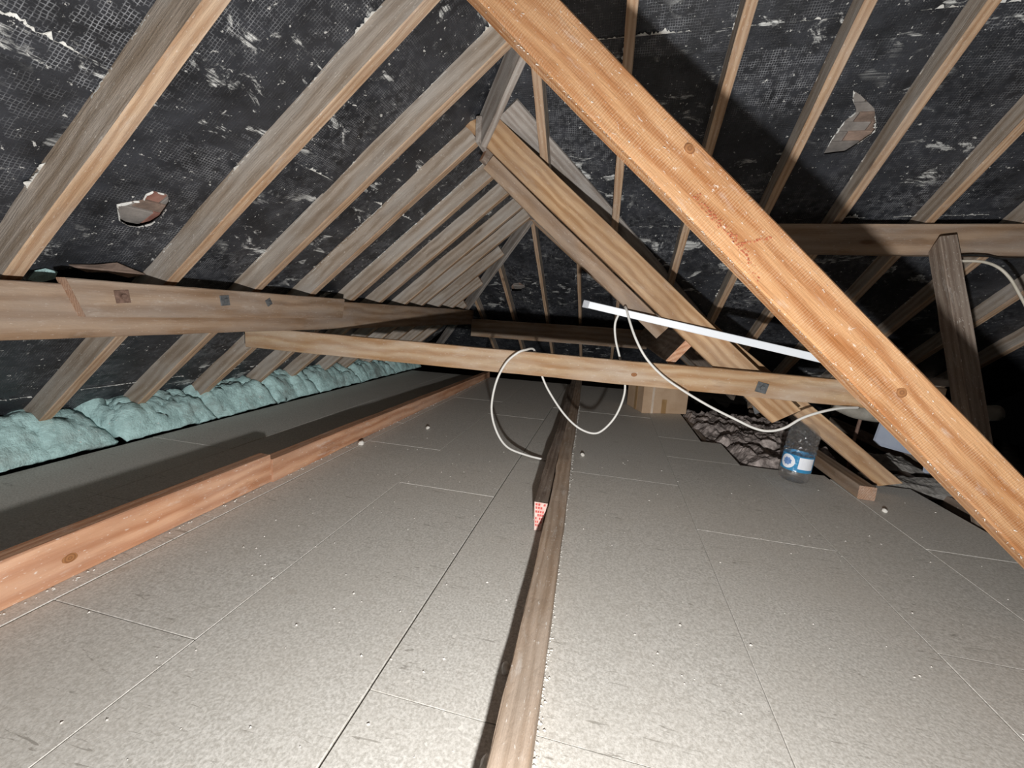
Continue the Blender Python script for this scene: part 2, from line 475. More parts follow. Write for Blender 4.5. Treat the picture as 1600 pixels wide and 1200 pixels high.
def torn(mw, pts, wid, name='torn_edge'):
    """Ragged strip of white backing paper along a lap or tear, standing slightly proud of the felt."""
    vs, fs = [], []
    P = [Vector((a, b, 0)) for a, b in pts]
    n = 0; acc = 0
    def rag(q):
        return max(0, noise.noise(Vector((q * 5, P[0].y, 1))) + .12) * 1.2 * max(0, .55 + 1.3 * noise.fractal(Vector((q * 38, P[0].y, 7)), .6, 2.3, 4))
    for a, b in zip(P[:-1], P[1:]):
        L = (b - a).length; k = max(2, int(L / .006)); d = (b - a).normalized(); s = Vector((-d.y, d.x, 0))
        for i in range(k):
            p0 = a + (b - a) * (i / k); p1 = a + (b - a) * ((i + 1) / k)
            acc += L / k
            r0 = rag(acc) * wid
            r1 = rag(acc + L / k) * wid
            if r0 + r1 < .002: continue
            h = .012 + .008 * noise.noise(Vector((acc * 20, 4, 4)))
            n = len(vs)
            for (p, r) in ((p0, r0), (p1, r1)):
                vs += [p + Vector((0, 0, .010)), p - s * r + Vector((0, 0, h + .004)), p - s * r + Vector((0, 0, h + .0055)), p + Vector((0, 0, .012))]
            fs += [(n, n + 4, n + 5, n + 1), (n + 1, n + 5, n + 6, n + 2), (n + 2, n + 6, n + 7, n + 3)]
    o = mesh(name, vs, fs, M['paper'], ceiling, mw=mw)
    tag(o, kind='stuff'); return o

cL = 1 / math.sqrt(1 + TL * TL); cH = 1 / math.sqrt(1 + TH * TH); cR = 1 / math.sqrt(1 + TR * TR)
def vL(x): return (x - XL) / cL           # distance up the left slope
# left slope: u runs along -y so that u x v points into the room
OL = Vector((XL, 0, 0)) + nL * RD
def lhole(P): return [(y, vL(x)) for x, y in P]
LH = [lhole([(-1.919, 1.342), (-1.908, 1.356), (-1.887, 1.39), (-1.877, 1.412), (-1.848, 1.406), (-1.828, 1.42), (-1.825, 1.48), (-1.859, 1.509), (-1.93, 1.519), (-1.968, 1.504), (-1.995, 1.469), (-1.998, 1.433), (-1.983, 1.388)]),
      lhole([(-2.30, 1.30), (-2.257, 1.317), (-2.225, 1.40), (-2.222, 1.50), (-2.245, 1.611), (-2.28, 1.70), (-2.36, 1.70), (-2.36, 1.30)])]
def ltop(u):
    y = u
    x = hipx(y) if y < 2.63 else (-.88 if y < AY else endxl(y))
    return vL(x + (.13 if y < 2.63 else .10))
EUL, EVL = (0, 1, 0), (1, 0, TL)
L_CUTS = [-.35, vL(-2.42), vL(-1.505), vL(-.62)]
lsheets = []
for i in range(4):
    a = L_CUTS[i] - (0 if i == 0 else .10)
    b = L_CUTS[i + 1] if i < 3 else 9
    def top(u, b=b): return min(ltop(u), b)
    if i < 2:
        lsheets.append(felt(OL, EUL, EVL, -.7, (6.9 if i == 0 else 6.1), a, (lambda u, b=b: min(ltop(u), b + .02 * noise.noise(Vector((u * 8, b, 0))))), LH, .006 if i % 2 == 0 else .002, i, ph=1.11, step=.0125 if i == 1 else .025))
    else:
        lsheets.append(felt(OL, EUL, EVL, -.7, (5.3 if i == 2 else 2.7), a, (lambda u, b=b: min(ltop(u), b + .02 * noise.noise(Vector((u * 8, b, 0))))), LH, .006 if i % 2 == 0 else .002, i, ph=1.11, step=.0125 if i == 1 else .025))
mwL = lsheets[0].matrix_basis.copy()
torn(mwL, [(5.0, L_CUTS[2]), (-.4, L_CUTS[2])], .03)
torn(mwL, [(2.5, L_CUTS[3] - .01), (-.4, L_CUTS[3] - .01)], .02)
torn(mwL, [(6.0, vL(-3.10)), (-.4, vL(-3.15))], .02)
# facing slope: u = +x, v = up the slope
OH = Vector((0, YH, 0)) + nH * RD
EUH, EVH = (1, 0, 0), (0, -1, TH)
def vH(y): return (YH - y) / cH
HH = [[(x, vH(y)) for x, y in [(1.115, 2.596), (1.163, 2.619), (1.261, 2.678), (1.312, 2.742), (1.336, 2.788), (1.302, 2.827), (1.247, 2.883), (1.141, 2.894), (1.141, 2.811), (1.154, 2.736), (1.186, 2.688), (1.136, 2.636)]]]
def htop(u): return vH(hipy(u) - .14) if u < 1.2 else vH(-.3)
def hbot(u): return vH(min(valy(u) + .06, YH + .25))
H_CUTS = [0, vH(3.36), vH(2.325), vH(1.3), 99]
hsheets = []
for i in range(4):
    lo_ = (lambda u, a=H_CUTS[i]: max(hbot(u), (a - .10) if a > 0 else -9))
    hi_ = (lambda u, b=H_CUTS[i + 1]: min(max(htop(u), vH(valy(u))), b + .025 * noise.noise(Vector((u * 7, b, 0))), vH(-.3)))
    hsheets.append(felt(OH, EUH, EVH, -.88 if i > 0 else -.5, 4.2, lo_, hi_, HH, .006 if i % 2 == 0 else .002, 10 + i, ph=-.5, gap=.485, step=.0125 if i == 1 else .025))
mwH = hsheets[0].matrix_basis.copy()
torn(mwH, [(3.6, H_CUTS[2]), (-.2, H_CUTS[2])], .03)
torn(mwH, [(3.6, H_CUTS[1]), (-.3, H_CUTS[1])], .05)
torn(mwH, [(3.6, H_CUTS[1] + .16), (1.0, H_CUTS[1] + .06)], .05)
# wing's right slope
OR = Vector((XR0, 0, ZR0)) + nR * RD
def vR(x): return -(x - XR0) / cR
def rx0(y): return XR0 + (y - valy(XR0)) / (TR / TH) if y < 20 else 0
def r_lo(u):
    y = -u
    xv = XR0 + max(0, (y - valy(XR0))) * TH / TR
    xe = xv
    return vR(min(xv, 2.2))
def r_hi(u):
    y = -u
    return 0.02 if y < AY else vR(endxr(y))
felt(OR, (0, -1, 0), (-1, 0, TR), -6.9, -2.78, r_lo, r_hi, (), .004, 21, ph=-2.95)
# far hip end
OE = Vector((0, AY, AZ)) + nE * RD
def vE(y): return -(y - AY) / cH
def e_hi(u):
    y = AY + ((AX - u) * TL / TH if u < AX else (u - AX) * TR / TH)
    return vE(y - .01)
EH = [[(x, vE(y)) for x, y in [(-1.407, 5.751), (-1.357, 5.69), (-1.271, 5.674), (-1.198, 5.729), (-1.206, 5.777), (-1.262, 5.78), (-1.27, 5.829), (-1.414, 5.837)]]]
felt(OE, (1, 0, 0), (0, -1, TH), -3.2, 1.4, vE(7.6), e_hi, EH, .004, 22, ph=-1.46, gap=.55)
# tiles seen through the tears (just behind the felt)
def tiles(mw, cu, cv, nu_, nv_, mats, tw=.17, gauge=.055):
    k = 0
    for j in range(nv_):
        for i in range(nu_):
            u = cu + (i - nu_ / 2 + (.5 if j % 2 else 0)) * tw; v = cv + (j - nv_ / 2) * gauge
            o = box_mesh('roof_tile', (0, 0, 0), (tw - .003, gauge + .05, .012), mats[k % len(mats)], ceiling, .002,
                         mw @ Matrix.Translation((u, v, -.05)) @ Matrix.Rotation(.18 + random.uniform(-.03, .03), 4, 'X') @ Matrix.Rotation(random.uniform(-.03, .03), 4, 'Z'))
            k += 1
tiles(mwL, 1.43, vL(-1.91), 3, 5, [M['slate'], M['slate'], M['redtile'], M['slate'], M['tile']])
tiles(mwH, 1.22, vH(2.75), 3, 8, [M['tile'], M['slate'], M['tile'], M['slate'], M['tile'], M['tile']])
tiles(Matrix.Translation(OE) @ Matrix(((1, 0, 0, 0), (0, -cH, -TH * cH, 0), (0, TH * cH, -cH, 0), (0, 0, 0, 1))), -1.30, vE(5.76), 3, 4, [M['tile'], M['slate']])
def flap(P, lift, mat, label):
    n = len(P); cu = sum(p[0] for p in P) / n; cv = sum(p[1] for p in P) / n
    vs = [(u, v, .016 + lift * (i % 2) + .01) for i, (u, v) in enumerate(P)] + [(u, v, .012 + lift * (i % 2) + .01) for i, (u, v) in enumerate(P)] + [(cu, cv, .014 + lift * 1.5), (cu, cv, .010 + lift * 1.5)]
    fs = []
    for i in range(n):
        j = (i + 1) % n; fs += [(2 * n, i, j), (2 * n + 1, n + j, n + i), (i, n + i, n + j, j)]
    tag(mesh('felt_flap', vs, fs, mat, ceiling, mw=mwL), label)
flap([(1.33, vL(-2.215)), (1.41, vL(-2.195)), (1.49, vL(-2.178)), (1.57, vL(-2.20)), (1.64, vL(-2.225)), (1.57, vL(-2.245)), (1.48, vL(-2.232)), (1.40, vL(-2.235))], .008, M['tile'], 'brown torn flap of backing')
flap([(1.24, vL(-2.305)), (1.238, vL(-2.255)), (1.27, vL(-2.245)), (1.307, vL(-2.25)), (1.32, vL(-2.29)), (1.28, vL(-2.31))], .006, M['teal'], 'scrap of teal wool showing through')
torn(mwL, LH[0] + LH[0][:1], .02)
torn(mwH, HH[0] + HH[0][:1], .015)

# ------------------------------------------------------------------ rafters
WR = .058
wood_r = (M['side'], M['under'], M['endgrain'])
def rafter(a, b, nrm, label, group, seed, w=WR, d=RD, mats=wood_r, name='rafter', **k):
    a = Vector(a) + nrm * d / 2; b = Vector(b) + nrm * d / 2
    o = timber(name, a, b, w, d, nrm, mats, None, seed, **k)
    tag(o, label, 'rafter', group); return o
ords = ['nearest', 'second', 'third', 'fourth', 'fifth', 'sixth', 'seventh', 'eighth', 'ninth', 'tenth', 'eleventh', 'twelfth', 'thirteenth']
for i, yfar in enumerate((1.14, 1.70, 2.225, 2.72, 3.245, 3.70, 4.21, 4.64, 5.13, 5.62, 6.08)):
    y = yfar - WR / 2
    xt = hipx(y) if y < 2.63 else (-.90 if y < AY else endxl(y))
    x0 = -3.72
    rafter((x0, y, zL(x0)), (xt - .01, y, zL(xt - .01)), nL, 'grey-brown %s rafter from the left of the picture on the left roof slope' % ('first' if i == 0 else ords[i]),
           'rafters of the left slope', i, d=RD + (.012 if i < 2 else 0), cut1=0)
for i, xr in enumerate((-.475, .0, .505, .972, 1.42, 1.93, 2.42, 2.91, 3.4)):
    x = xr - .026
    y1 = min(valy(x), YH + .1); y0 = max(hipy(x), -.25)
    rafter((x, y1, zH(y1)), (x, y0, zH(y0)), nH, 'brown %s rafter counted from the ridge joint on the facing right slope' % ('first' if i == 0 else ords[i]),
           'rafters of the facing slope', 20 + i, w=.052)
# wing's right slope
for i, y in enumerate((2.99, 3.47, 3.95, 4.43)):
    xv = XR0 + (y - valy(XR0)) * TH / TR
    if i == 0:
        rafter((XR0 + .02, y, zR(XR0 + .02)), (1.80, y, zR(1.80)), nR, 'long brown rafter running behind the bolted leg down to the floor block', 'rafters of the wing right slope', 40,
               mats=(M['leg'], M['under'], M['endgrain']), d=.11, cut1=.08)
    else:
        rafter((XR0 + .02, y, zR(XR0 + .02)), (max(xv, .62), y, zR(max(xv, .62))), nR, 'grey-brown %s rafter behind the bolted leg, right of the low ridge' % ords[i],
               'rafters of the wing right slope', 40 + i)
# far hip end
for i, xr in enumerate((-1.98, -1.46, -.93, -.43, .09)):
    x = xr
    ya = AY + ((AX - x) * TL / TH if x < AX else (x - AX) * TR / TH)
    rafter((x, 7.45, zE(7.45)), (x, ya, zE(ya)), nE, '%s slim rafter from the left on the far triangular hip end' % ('first' if i == 0 else ords[i]), 'rafters of the far hip end', 60 + i, w=.045)
# far hips, ridge, near hip
def hip(a, b, w, d, label, seed, mats, name='hip_rafter', cat='rafter', lift=.0, **k):
    a = Vector(a) + Vector((0, 0, lift)); b = Vector(b) + Vector((0, 0, lift))
    o = timber(name, a, b, w, d, (0, 0, 1), mats, None, seed, **k); tag(o, label, cat); return o
G3 = (M['grey'], M['grey'], M['grey'])
hip((AX, AY, AZ), (endxl(7.3), 7.3, zE(7.3)), .04, .16, 'grey hip board running down the left edge of the far hip end', 70, G3, lift=.03)
hip((AX, AY, AZ), (endxr(7.3), 7.3, zE(7.3)), .04, .16, 'brown hip board running down the right edge of the far hip end', 71, (M['side'], M['under'], M['endgrain']), lift=.03)
hip((-.885, 2.60, 2.085), (-.90, AY + .02, 2.07), .035, .15, 'low grey ridge board where the left rafters end', 72, G3, 'ridge_board', 'ridge board', .02)
hip((-.885, 2.66, 2.06), (hipx(.2), .2, zL(hipx(.2))), .042, .19, 'grey hip board climbing behind the big orange timber from the ridge joint', 73, G3, lift=.035)
# valley boards against the felt
va = Vector((XR0, valy(XR0), zH(valy(XR0)))); vb_x = 1.6
vb = Vector((vb_x, valy(vb_x), zH(valy(vb_x))))
off = Vector((.12, -.12, 0)); off.z = TH * .12
o = timber('valley_board', va + off + nH * (RD - .02), vb + off + nH * (RD - .03), .27, .024, nH, G3, None, 74); tag(o, 'pale grey valley board lying against the felt above the bolted leg', 'board')
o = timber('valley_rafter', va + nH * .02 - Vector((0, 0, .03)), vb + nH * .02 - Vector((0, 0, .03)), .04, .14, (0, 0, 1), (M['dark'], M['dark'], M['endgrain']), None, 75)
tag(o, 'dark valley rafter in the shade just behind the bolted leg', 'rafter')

# ------------------------------------------------------------------ bolts
def washer(parent, p, n, size, rot, mat, nut=True):
    n = Vector(n).normalized(); up = Vector((0, 0, 1)); x = up.cross(n).normalized(); y = n.cross(x)
    mw = Matrix.Identity(4)
    for i in range(3):
        mw[i][0] = x[i]; mw[i][1] = y[i]; mw[i][2] = n[i]; mw[i][3] = p[i]
    mw = mw @ Matrix.Rotation(rot, 4, 'Z')
    w = box_mesh('washer_plate', (-size / 2, -size / 2, 0), (size / 2, size / 2, .005), mat, parent, .001, mw)
    if nut:
        vs, fs = [], []
        for z in (.004, .016):
            for k in range(6): vs.append((size * .22 * math.cos(k * math.pi / 3), size * .22 * math.sin(k * math.pi / 3), z))
        for k in range(6): fs.append((k, (k + 1) % 6, 6 + (k + 1) % 6, 6 + k))
        fs.append(tuple(range(6, 12)))
        b = mesh('bolt_head', vs, fs, mat, w)
    return w

# ------------------------------------------------------------------ purlins and ties
P3 = (M['purlin'], M['purlin'], M['endgrain'])
lp = empty('purlin', (-2.16, 0, .92))
tag(lp, 'heavy scarfed purlin under the left rafters with bolts', 'purlin')
timber('main_beam', (-2.165, -.8, .918), (-2.165, 6.25, .918), .13, .215, mats=P3, parent=lp, seed=80)
tag(timber('scarf_piece', (-2.085, 1.21, .972), (-2.085, 2.90, .972), .055, .15, mats=P3, parent=lp, seed=81, cut0=-.05, cut1=.03), 'overlapping scarf piece with a slanted end')
washer(lp, (-2.058, 1.37, .985), (1, 0, 0), .055, .1, M['rust'])
washer(lp, (-2.058, 1.86, .99), (1, 0, 0), .055, .1, M['steel'])
washer(lp, (-2.058, 2.16, .992), (1, 0, 0), .04, .5, M['steel'])

o = timber('purlin', (1.02, 3.215, 1.595), (4.2, 3.215, 1.595), .075, .185, mats=P3, seed=82)
tag(o, 'brown purlin crossing under the rafters of the facing right slope', 'purlin')
o = timber('purlin', (-2.1, 6.2, .76), (.55, 6.2, .74), .09, .27, mats=(M['purlin'], M['purlin'], M['endgrain']), seed=83)
tag(o, 'shadowed far purlin across the foot of the far hip end', 'purlin')
# wing's right purlin: its section stands square to the slope
e0 = Vector((.468, 2.80, .832)); e1 = Vector((.468, 6.15, .832))
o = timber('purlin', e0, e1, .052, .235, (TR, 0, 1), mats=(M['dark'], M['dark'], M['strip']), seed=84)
tag(o, 'dark purlin with a bright sawn end resting on the tie beam', 'purlin')

tie = empty('tie_beam', (0, 2.68, .68)); tag(tie, 'long pale tie beam spanning the loft under the left purlin', 'beam')
timber('beam', (-2.62, 2.543, .727), (1.86, 2.774, .642), .055, .152, mats=(M['pale'], M['pale'], M['endgrain']), parent=tie, seed=85)
washer(tie, (.922, 2.696, .645), (.0514, -1, 0), .062, -.2, M['steel'])

leg = empty('bolted_leg', (1.1, 2.8, .45)); tag(leg, 'honey-coloured sloping leg from the ridge joint down behind the tie beam', 'beam')
upl = Vector((.8515, 0, 1)).normalized()
ta, tb = Vector((-.86, 2.694, 2.258)), Vector((1.17, 2.826, .53))
o = timber('beam', ta - upl * .085, tb - upl * .085, .066, .17, upl, (M['leg'], M['leg'], M['endgrain']), leg, 86, cut0=.1, cut1=.05)
o = timber('cleat', Vector((-.79, 2.742, 2.035)) - upl * .10, Vector((.40, 2.815, 1.008)) - upl * .10, .04, .10, upl, (M['purlin'], M['purlin'], M['purlin']), leg, 87)
washer(leg, (1.0, 2.93, .475), (.07, -1, 0), .06, .4, M['steel'])

big = empty('orange_timber', (1.85, 1.47, 0)); tag(big, 'big bright orange timber slanting across the foreground', 'beam')
bx = Vector((1.457, .175, -1.264)).normalized()
upb = Vector((.8675, 0, 1)).normalized()
T0 = Vector((-.204, 1.229, 1.828)); T1 = Vector((1.143, 1.388, .648))
bd = (T1 - T0).normalized()
A = T0 - bd * .70; B_ = T1 + bd * .93
upb = (Vector((0, 0, 1)) - bd * bd.z).normalized()
yb = Vector((0, .036, 0))
timber('beam', A - upb * .073 + yb, B_ - upb * .073 + yb, .07, .146, upb, (M['fresh'], M['fresh'], M['endgrain']), big, 90, ch=.005)
# splinters along the lower arris
vs, fs = [], []
Lb = (B_ - A).length
perp = bd.cross(upb)
for i in range(420):
    s = random.random() * Lb
    edge = random.random() < .75
    base = A + bd * s - upb * (.146 if edge else random.uniform(.0, .146)) + Vector((0, -.001 if not edge else random.uniform(0, .01), 0))
    L_ = random.uniform(.003, .011)
    d1 = (bd * random.uniform(-1, 1) - upb * (random.uniform(.2, 1) if edge else random.uniform(-.5, .5)) + Vector((0, -random.uniform(.1, .6), 0))).normalized()
    s1 = d1.cross(bd + Vector((.1, .2, .3))).normalized() * random.uniform(.0006, .0018); s2 = d1.cross(s1).normalized() * .0008
    n = len(vs); vs += [base - s1, base + s1, base + s2, base + d1 * L_]
    fs += [(n, n + 1, n + 3), (n + 1, n + 2, n + 3), (n + 2, n, n + 3)]
o = mesh('splinters', vs, fs, M['crumb'], big); o.matrix_basis = big.matrix_world.inverted(); tag(o, 'pale splinters on the sawn edge', kind='stuff')
# red chalk line on the face
def on_big(s, t): return T0 + bd * s - upb * t + Vector((0, -.0015, 0))
vs, fs = [], []
def chalk(p, q, dens, wid):
    for i in range(dens):
        f = random.random(); s = p[0] + (q[0] - p[0]) * f + random.gauss(0, wid); t_ = p[1] + (q[1] - p[1]) * f + random.gauss(0, wid * .7)
        r = random.uniform(.0006, .0018); n = len(vs)
        c = on_big(s, t_)
        a1 = bd * r * 1.5; a2 = upb * r
        vs.extend([c - a1 - a2, c + a1 - a2, c + a1 + a2, c - a1 + a2]); fs.append((n, n + 1, n + 2, n + 3))
chalk((.62, .097), (.80, .105), 90, .007); chalk((.80, .105), (.835, .057), 24, .002); chalk((.835, .057), (.85, .034), 10, .002); chalk((.80, .102), (.91, .13), 34, .008)
o = mesh('chalk_mark', vs, fs, M['chalk'], big); o.matrix_basis = big.matrix_world.inverted(); tag(o, 'red chalk mark', kind='stuff')

# strut holding the right purlin
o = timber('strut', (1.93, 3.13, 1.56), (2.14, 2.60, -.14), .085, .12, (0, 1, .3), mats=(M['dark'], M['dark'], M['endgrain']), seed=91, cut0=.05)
tag(o, 'dark strut leaning from the right purlin down beyond the floor edge', 'strut')
o = timber('offcut_plank', (1.70, 2.96, .735), (2.07, 2.985, .728), .06, .04, mats=(M['grey'], M['grey'], M['grey']), seed=92)
tag(o, 'small grey plank end poking out beside the dark strut', 'plank')
o = timber('offcut_block', (2.052, 2.98, .745), (2.062, 2.98, .812), .05, .05, (1, 0, 0), mats=(M['grey'], M['grey'], M['grey']), seed=93)
tag(o, 'little pale block upright on the grey plank end by the strut', 'block')

# ------------------------------------------------------------------ timbers on the floor
st = empty('floor_batten', (-1.8, 1.0, 0)); tag(st, 'long pinkish batten on edge along the left boards, jointed once', 'batten')
S3 = (M['strip'], M['dark'], M['strip'])
timber('batten_length', (-1.803, -1.0, .081), (-1.803, 1.815, .081), .076, .16, (0, 0, 1), mats=(M['strip'], M['strip'], M['strip']), parent=st, seed=94)
timber('batten_length', (-1.795, 1.818, .068), (-1.79, 6.1, .045), .080, .136, (0, 0, 1), mats=(M['strip'], M['strip'], M['strip']), parent=st, seed=95, d1=.09)
o = timber('floor_timber', (timber_edge(-1.0) - .042, -1.0, .05), (timber_edge(6.05) - .042, 6.05, .05), .085, .1, mats=(M['dark'], M['dark'], M['endgrain']), seed=96, rough=.004, d1=.09)
o.data.materials[0] = M['timbertop'] = wood('dusty_floor_timber', (.56, .43, .33), (.40, .285, .2), (.46, .40, .345), .5, .2, .8, 8)
tag(o, 'long dusty brown timber down the middle of the floor', 'timber')
blk = empty('floor_timber', (-.25, 1.85, 0)); tag(blk, 'second rough dark timber beside the middle one, starting at the pink tag', 'timber')
timber('beam', (timber_edge(1.86) - .085 - .032, 1.86, .053), (timber_edge(6.0) - .085 - .032, 6.0, .048), .066, .105, mats=(M['dark'], M['dark'], M['dark']), parent=blk, seed=97, rough=.005)
xt = timber_edge(1.855) - .119
def tag_pt(f, h, lift=0.):
    """f across (-1..1), h from the floor (0) to the top of the sawn end (1): the paper leans from the end down to the boards."""
    hw = .014 + .018 * h
    return Vector((xt + .004 + f * hw, 1.775 + .075 * h - lift, .003 + .105 * h + lift * .7))
vs = [tag_pt(-1, 0), tag_pt(1, 0), tag_pt(1, 1), tag_pt(-1, 1)]
vs += [v + Vector((0, .003, -.002)) for v in vs]
tgo = mesh('end_tag', vs, [(0, 1, 2, 3), (7, 6, 5, 4), (0, 4, 5, 1), (1, 5, 6, 2), (2, 6, 7, 3), (3, 7, 4, 0)], M['tag'], blk)
tgo.matrix_basis = blk.matrix_world.inverted()
tag(tgo, 'pink printed paper tag with red marks')
k = 0
for h in (.92, .80, .66, .54, .42, .30, .18):
    for i in range(4):
        k += 1
        if k % 5 == 3: continue
        f0 = -.82 + i * .43; f1 = f0 + .32
        q = [tag_pt(f0, h - .045, .0006), tag_pt(f1, h - .045, .0006), tag_pt(f1, h + .035, .0006), tag_pt(f0, h + .035, .0006)]
        mk = mesh('printed_mark', q, [(0, 1, 2, 3)], M['tagred'], tgo)
o = timber('timber_block', (1.612, 2.775, .043), (1.64, 3.75, .043), .092, .084, mats=(M['strip'], M['dark'], M['endgrain']), seed=98)
o.data.materials[0] = M['purlin']
tag(o, 'short brown timber block on the floor at the foot of the leg', 'block')

# ------------------------------------------------------------------ insulation
def wool(name, u0, u1, fn, mat, label, cat, group=None, nu=60, nv=26, seed=0, lean=0.):
    """Lofted lump: fn(u, t) -> (x, z) profile; closed underneath by its own rim."""
    vs, fs = [], []
    for i in range(nu + 1):
        for j in range(nv + 1):
            t_ = j / nv; u = u0 + (u1 - u0) * i / nu
            e = min(1, (min(i, nu - i) + .8 * noise.noise(Vector((j * .35, seed, i * .2)))) / 3.5); e = max(0, e)
            x, z = fn(u, t_)
            y = u + lean * t_
            q = Vector((x * 7, y * 7, seed))
            dn = noise.fractal(Vector((x * 9, y * 4.5, seed)), .7, 2.2, 6) * .05 + noise.turbulence(Vector((x * 26, y * 14, seed + 3)), 3, False) * .03 - .015
            vs.append((x, y, (z + dn * (1 if 0 < j else .2)) * (.25 + .75 * math.sqrt(e))))
    for i in range(nu):
        for j in range(nv):
            k = i * (nv + 1) + j; fs.append((k, k + 1, k + nv + 2, k + nv + 1))
    o = mesh(name, vs, fs, mat, None, smooth=True)
    md = o.modifiers.new('thick', 'SOLIDIFY'); md.thickness = .03; md.offset = -1
    tag(o, label, cat, group); return o
def teal_prof(u, t_):
    d = t_ * .55
    return -3.115 - d, .015 + .255 * (1 - math.exp(-d / .085)) - max(0, d - .25) * .25
batts = [(.60, 1.95), (2.01, 2.65), (2.69, 3.28), (3.33, 3.9), (3.94, 4.7), (4.74, 5.6), (5.64, 6.5)]
wn = ['nearest teal insulation batt filling the left corner', 'teal insulation batt after the first dark gap on the left', 'third teal insulation batt along the left eave',
      'fourth teal insulation batt along the left eave', 'fifth teal insulation batt along the left eave', 'sixth teal insulation batt, just left of the tie beam', 'farthest teal insulation batt in the shade of the tie beam']
for i, (a, b) in enumerate(batts):
    wool('insulation_batt', a, b, teal_prof, M['teal'], wn[i], 'insulation', 'teal batts along the left eave', int((b - a) / .016), 34, i * 4.1, -.18)
def rough_pad(name, x0, x1, y0, y1, z, amp, mat, label, seed, poly=None):
    nx, ny = int((x1 - x0) / .018), int((y1 - y0) / .018)
    vs, fs = [], []
    for i in range(nx + 1):
        for j in range(ny + 1):
            x = x0 + (x1 - x0) * i / nx; y = y0 + (y1 - y0) * j / ny
            q = Vector((x * 3.6, y * 2.2, seed))
            r = 1 - abs(noise.noise(q * 1.3)) * 2.2
            h = max(-.6, r) * amp + noise.fractal(q * 4, .8, 2, 4) * amp * .55
            ed = min(i, nx - i, j, ny - j) / 4.0
            jx = noise.noise(Vector((y * 8, seed, 2))) * .025; jy = noise.noise(Vector((x * 8, seed, 5))) * .025
            vs.append((x + jx, y + jy, z + (h if ed >= 1 else h * ed - amp * (1 - ed))))
    for i in range(nx):
        for j in range(ny):
            k = i * (ny + 1) + j; fs.append((k, k + ny + 1, k + ny + 2, k + 1))
    o = mesh(name, vs, fs, mat, None)
    md = o.modifiers.new('thick', 'SOLIDIFY'); md.thickness = .04; md.offset = -1
    tag(o, label, 'insulation'); return o
rough_pad('insulation_quilt', .88, 1.95, 3.74, 4.95, -.02, .06, M['brownwool'], 'crumpled brown-black quilt lying beyond the floor edge by the cardboard box', 3)
rough_pad('insulation_quilt', 1.04, 1.56, 3.19, 3.74, -.01, .055, M['brownwool'], 'crumpled dark quilt behind the water bottle', 5)
rough_pad('insulation_scrap', 1.90, 2.45, 3.13, 3.42, .0, .025, M['greywool'], 'long grey wool scrap on the dark void right of the leg foot', 8)
rough_pad('insulation_scrap', 2.05, 2.50, 3.6, 3.95, .0, .03, M['greywool'], 'smaller grey wool scrap farther back beyond the leg foot', 9)
# things half hidden in the dark beyond
def slab(name, P, th, mat, label, cat):
    """Thick curved sheet from a list of outline points."""
    P = [Vector(p) for p in P]; n = len(P)
    nn = (P[1] - P[0]).cross(P[2] - P[0]).normalized() * th
    vs = [p for p in P] + [p + nn for p in P]
    fs = [tuple(range(n)), tuple(range(2 * n - 1, n - 1, -1))] + [(i, i + n, (i + 1) % n + n, (i + 1) % n) for i in range(n)]
    o = mesh(name, vs, fs, mat); tag(o, label, cat); return o
slab('plastic_sheet', [(2.06, 3.55, .36), (2.04, 3.55, .20), (2.09, 3.56, .16), (2.2, 3.58, .135), (2.42, 3.6, .09), (2.45, 3.62, -.1), (2.75, 3.66, -.1), (2.75, 3.66, .4)], -.02, M['panelblue'], 'pale blue-grey plastic sheet glimpsed under the orange timber', 'sheet')
tube('lagged_pipe', [(1.72, 3.5, .47), (1.86, 3.5, .42), (2.05, 3.5, .41), (2.3, 3.5, .44), (2.7, 3.5, .5)], .055, M['lag'], None, 12)
o = bpy.data.objects['lagged_pipe']; tag(o, 'pale lagged pipe in the dark just under the tie beam', 'pipe')
tube('thin_pipe', [(1.92, 3.55, .40), (1.91, 3.55, .28), (1.90, 3.55, .1), (1.90, 3.55, -.15)], .012, M['rust'], None, 8)
tag(bpy.data.objects['thin_pipe'], 'thin rusty pipe dropping below the lagged pipe', 'pipe')

# ------------------------------------------------------------------ white trunking and cables
tr = empty('trunking', (.5, 2.72, .97)); tag(tr, 'straight white trunking strip leaning above the tie beam', 'trunking')
ta_, tb_ = Vector((-.165, 2.735, 1.090)), Vector((1.66, 2.69, .757))
mwt, Lt = frame(ta_, tb_, (0, 0, 1))
box_mesh('body', (0, -.02, -.022), (Lt, .02, .022), M['white'], tr, .003, mwt)
cp = box_mesh('end_cap', (-.012, -.021, -.024), (.03, .021, .024), M['cap'], tr, .003, mwt)
for k in range(3):
    for s in (-1, 1):
        box_mesh('chevron', (-.011, -.0018, 0), (.011, .0018, .003), M['steel'], cp, 0,
                 mwt @ Matrix.Translation((.009, -.021, -.010 + k * .009)) @ Matrix.Rotation(math.pi / 2, 4, 'X') @ Matrix.Translation((s * .008, 0, 0)) @ Matrix.Rotation(s * .5, 4, 'Z'))
o = tube('cable', [(0.058, 2.760, 1.050), (0.037, 2.800, 0.973), (0.050, 2.820, 0.872), (0.086, 2.820, 0.759), (0.132, 2.820, 0.620), (0.140, 2.820, 0.498), (0.098, 2.800, 0.356), (0.022, 2.780, 0.253), (-0.048, 2.770, 0.225), (-0.151, 2.770, 0.258), (-0.256, 2.780, 0.344), (-0.366, 2.800, 0.480), (-0.423, 2.800, 0.584), (-0.463, 2.760, 0.703), (-0.475, 2.690, 0.776), (-0.513, 2.605, 0.776), (-0.558, 2.560, 0.755), (-0.628, 2.550, 0.683), (-0.686, 2.550, 0.552), (-0.711, 2.560, 0.376), (-0.678, 2.580, 0.224), (-0.606, 2.620, 0.104), (-0.480, 2.680, 0.041), (-0.345, 2.720, 0.009)], .0075, M['cable'])
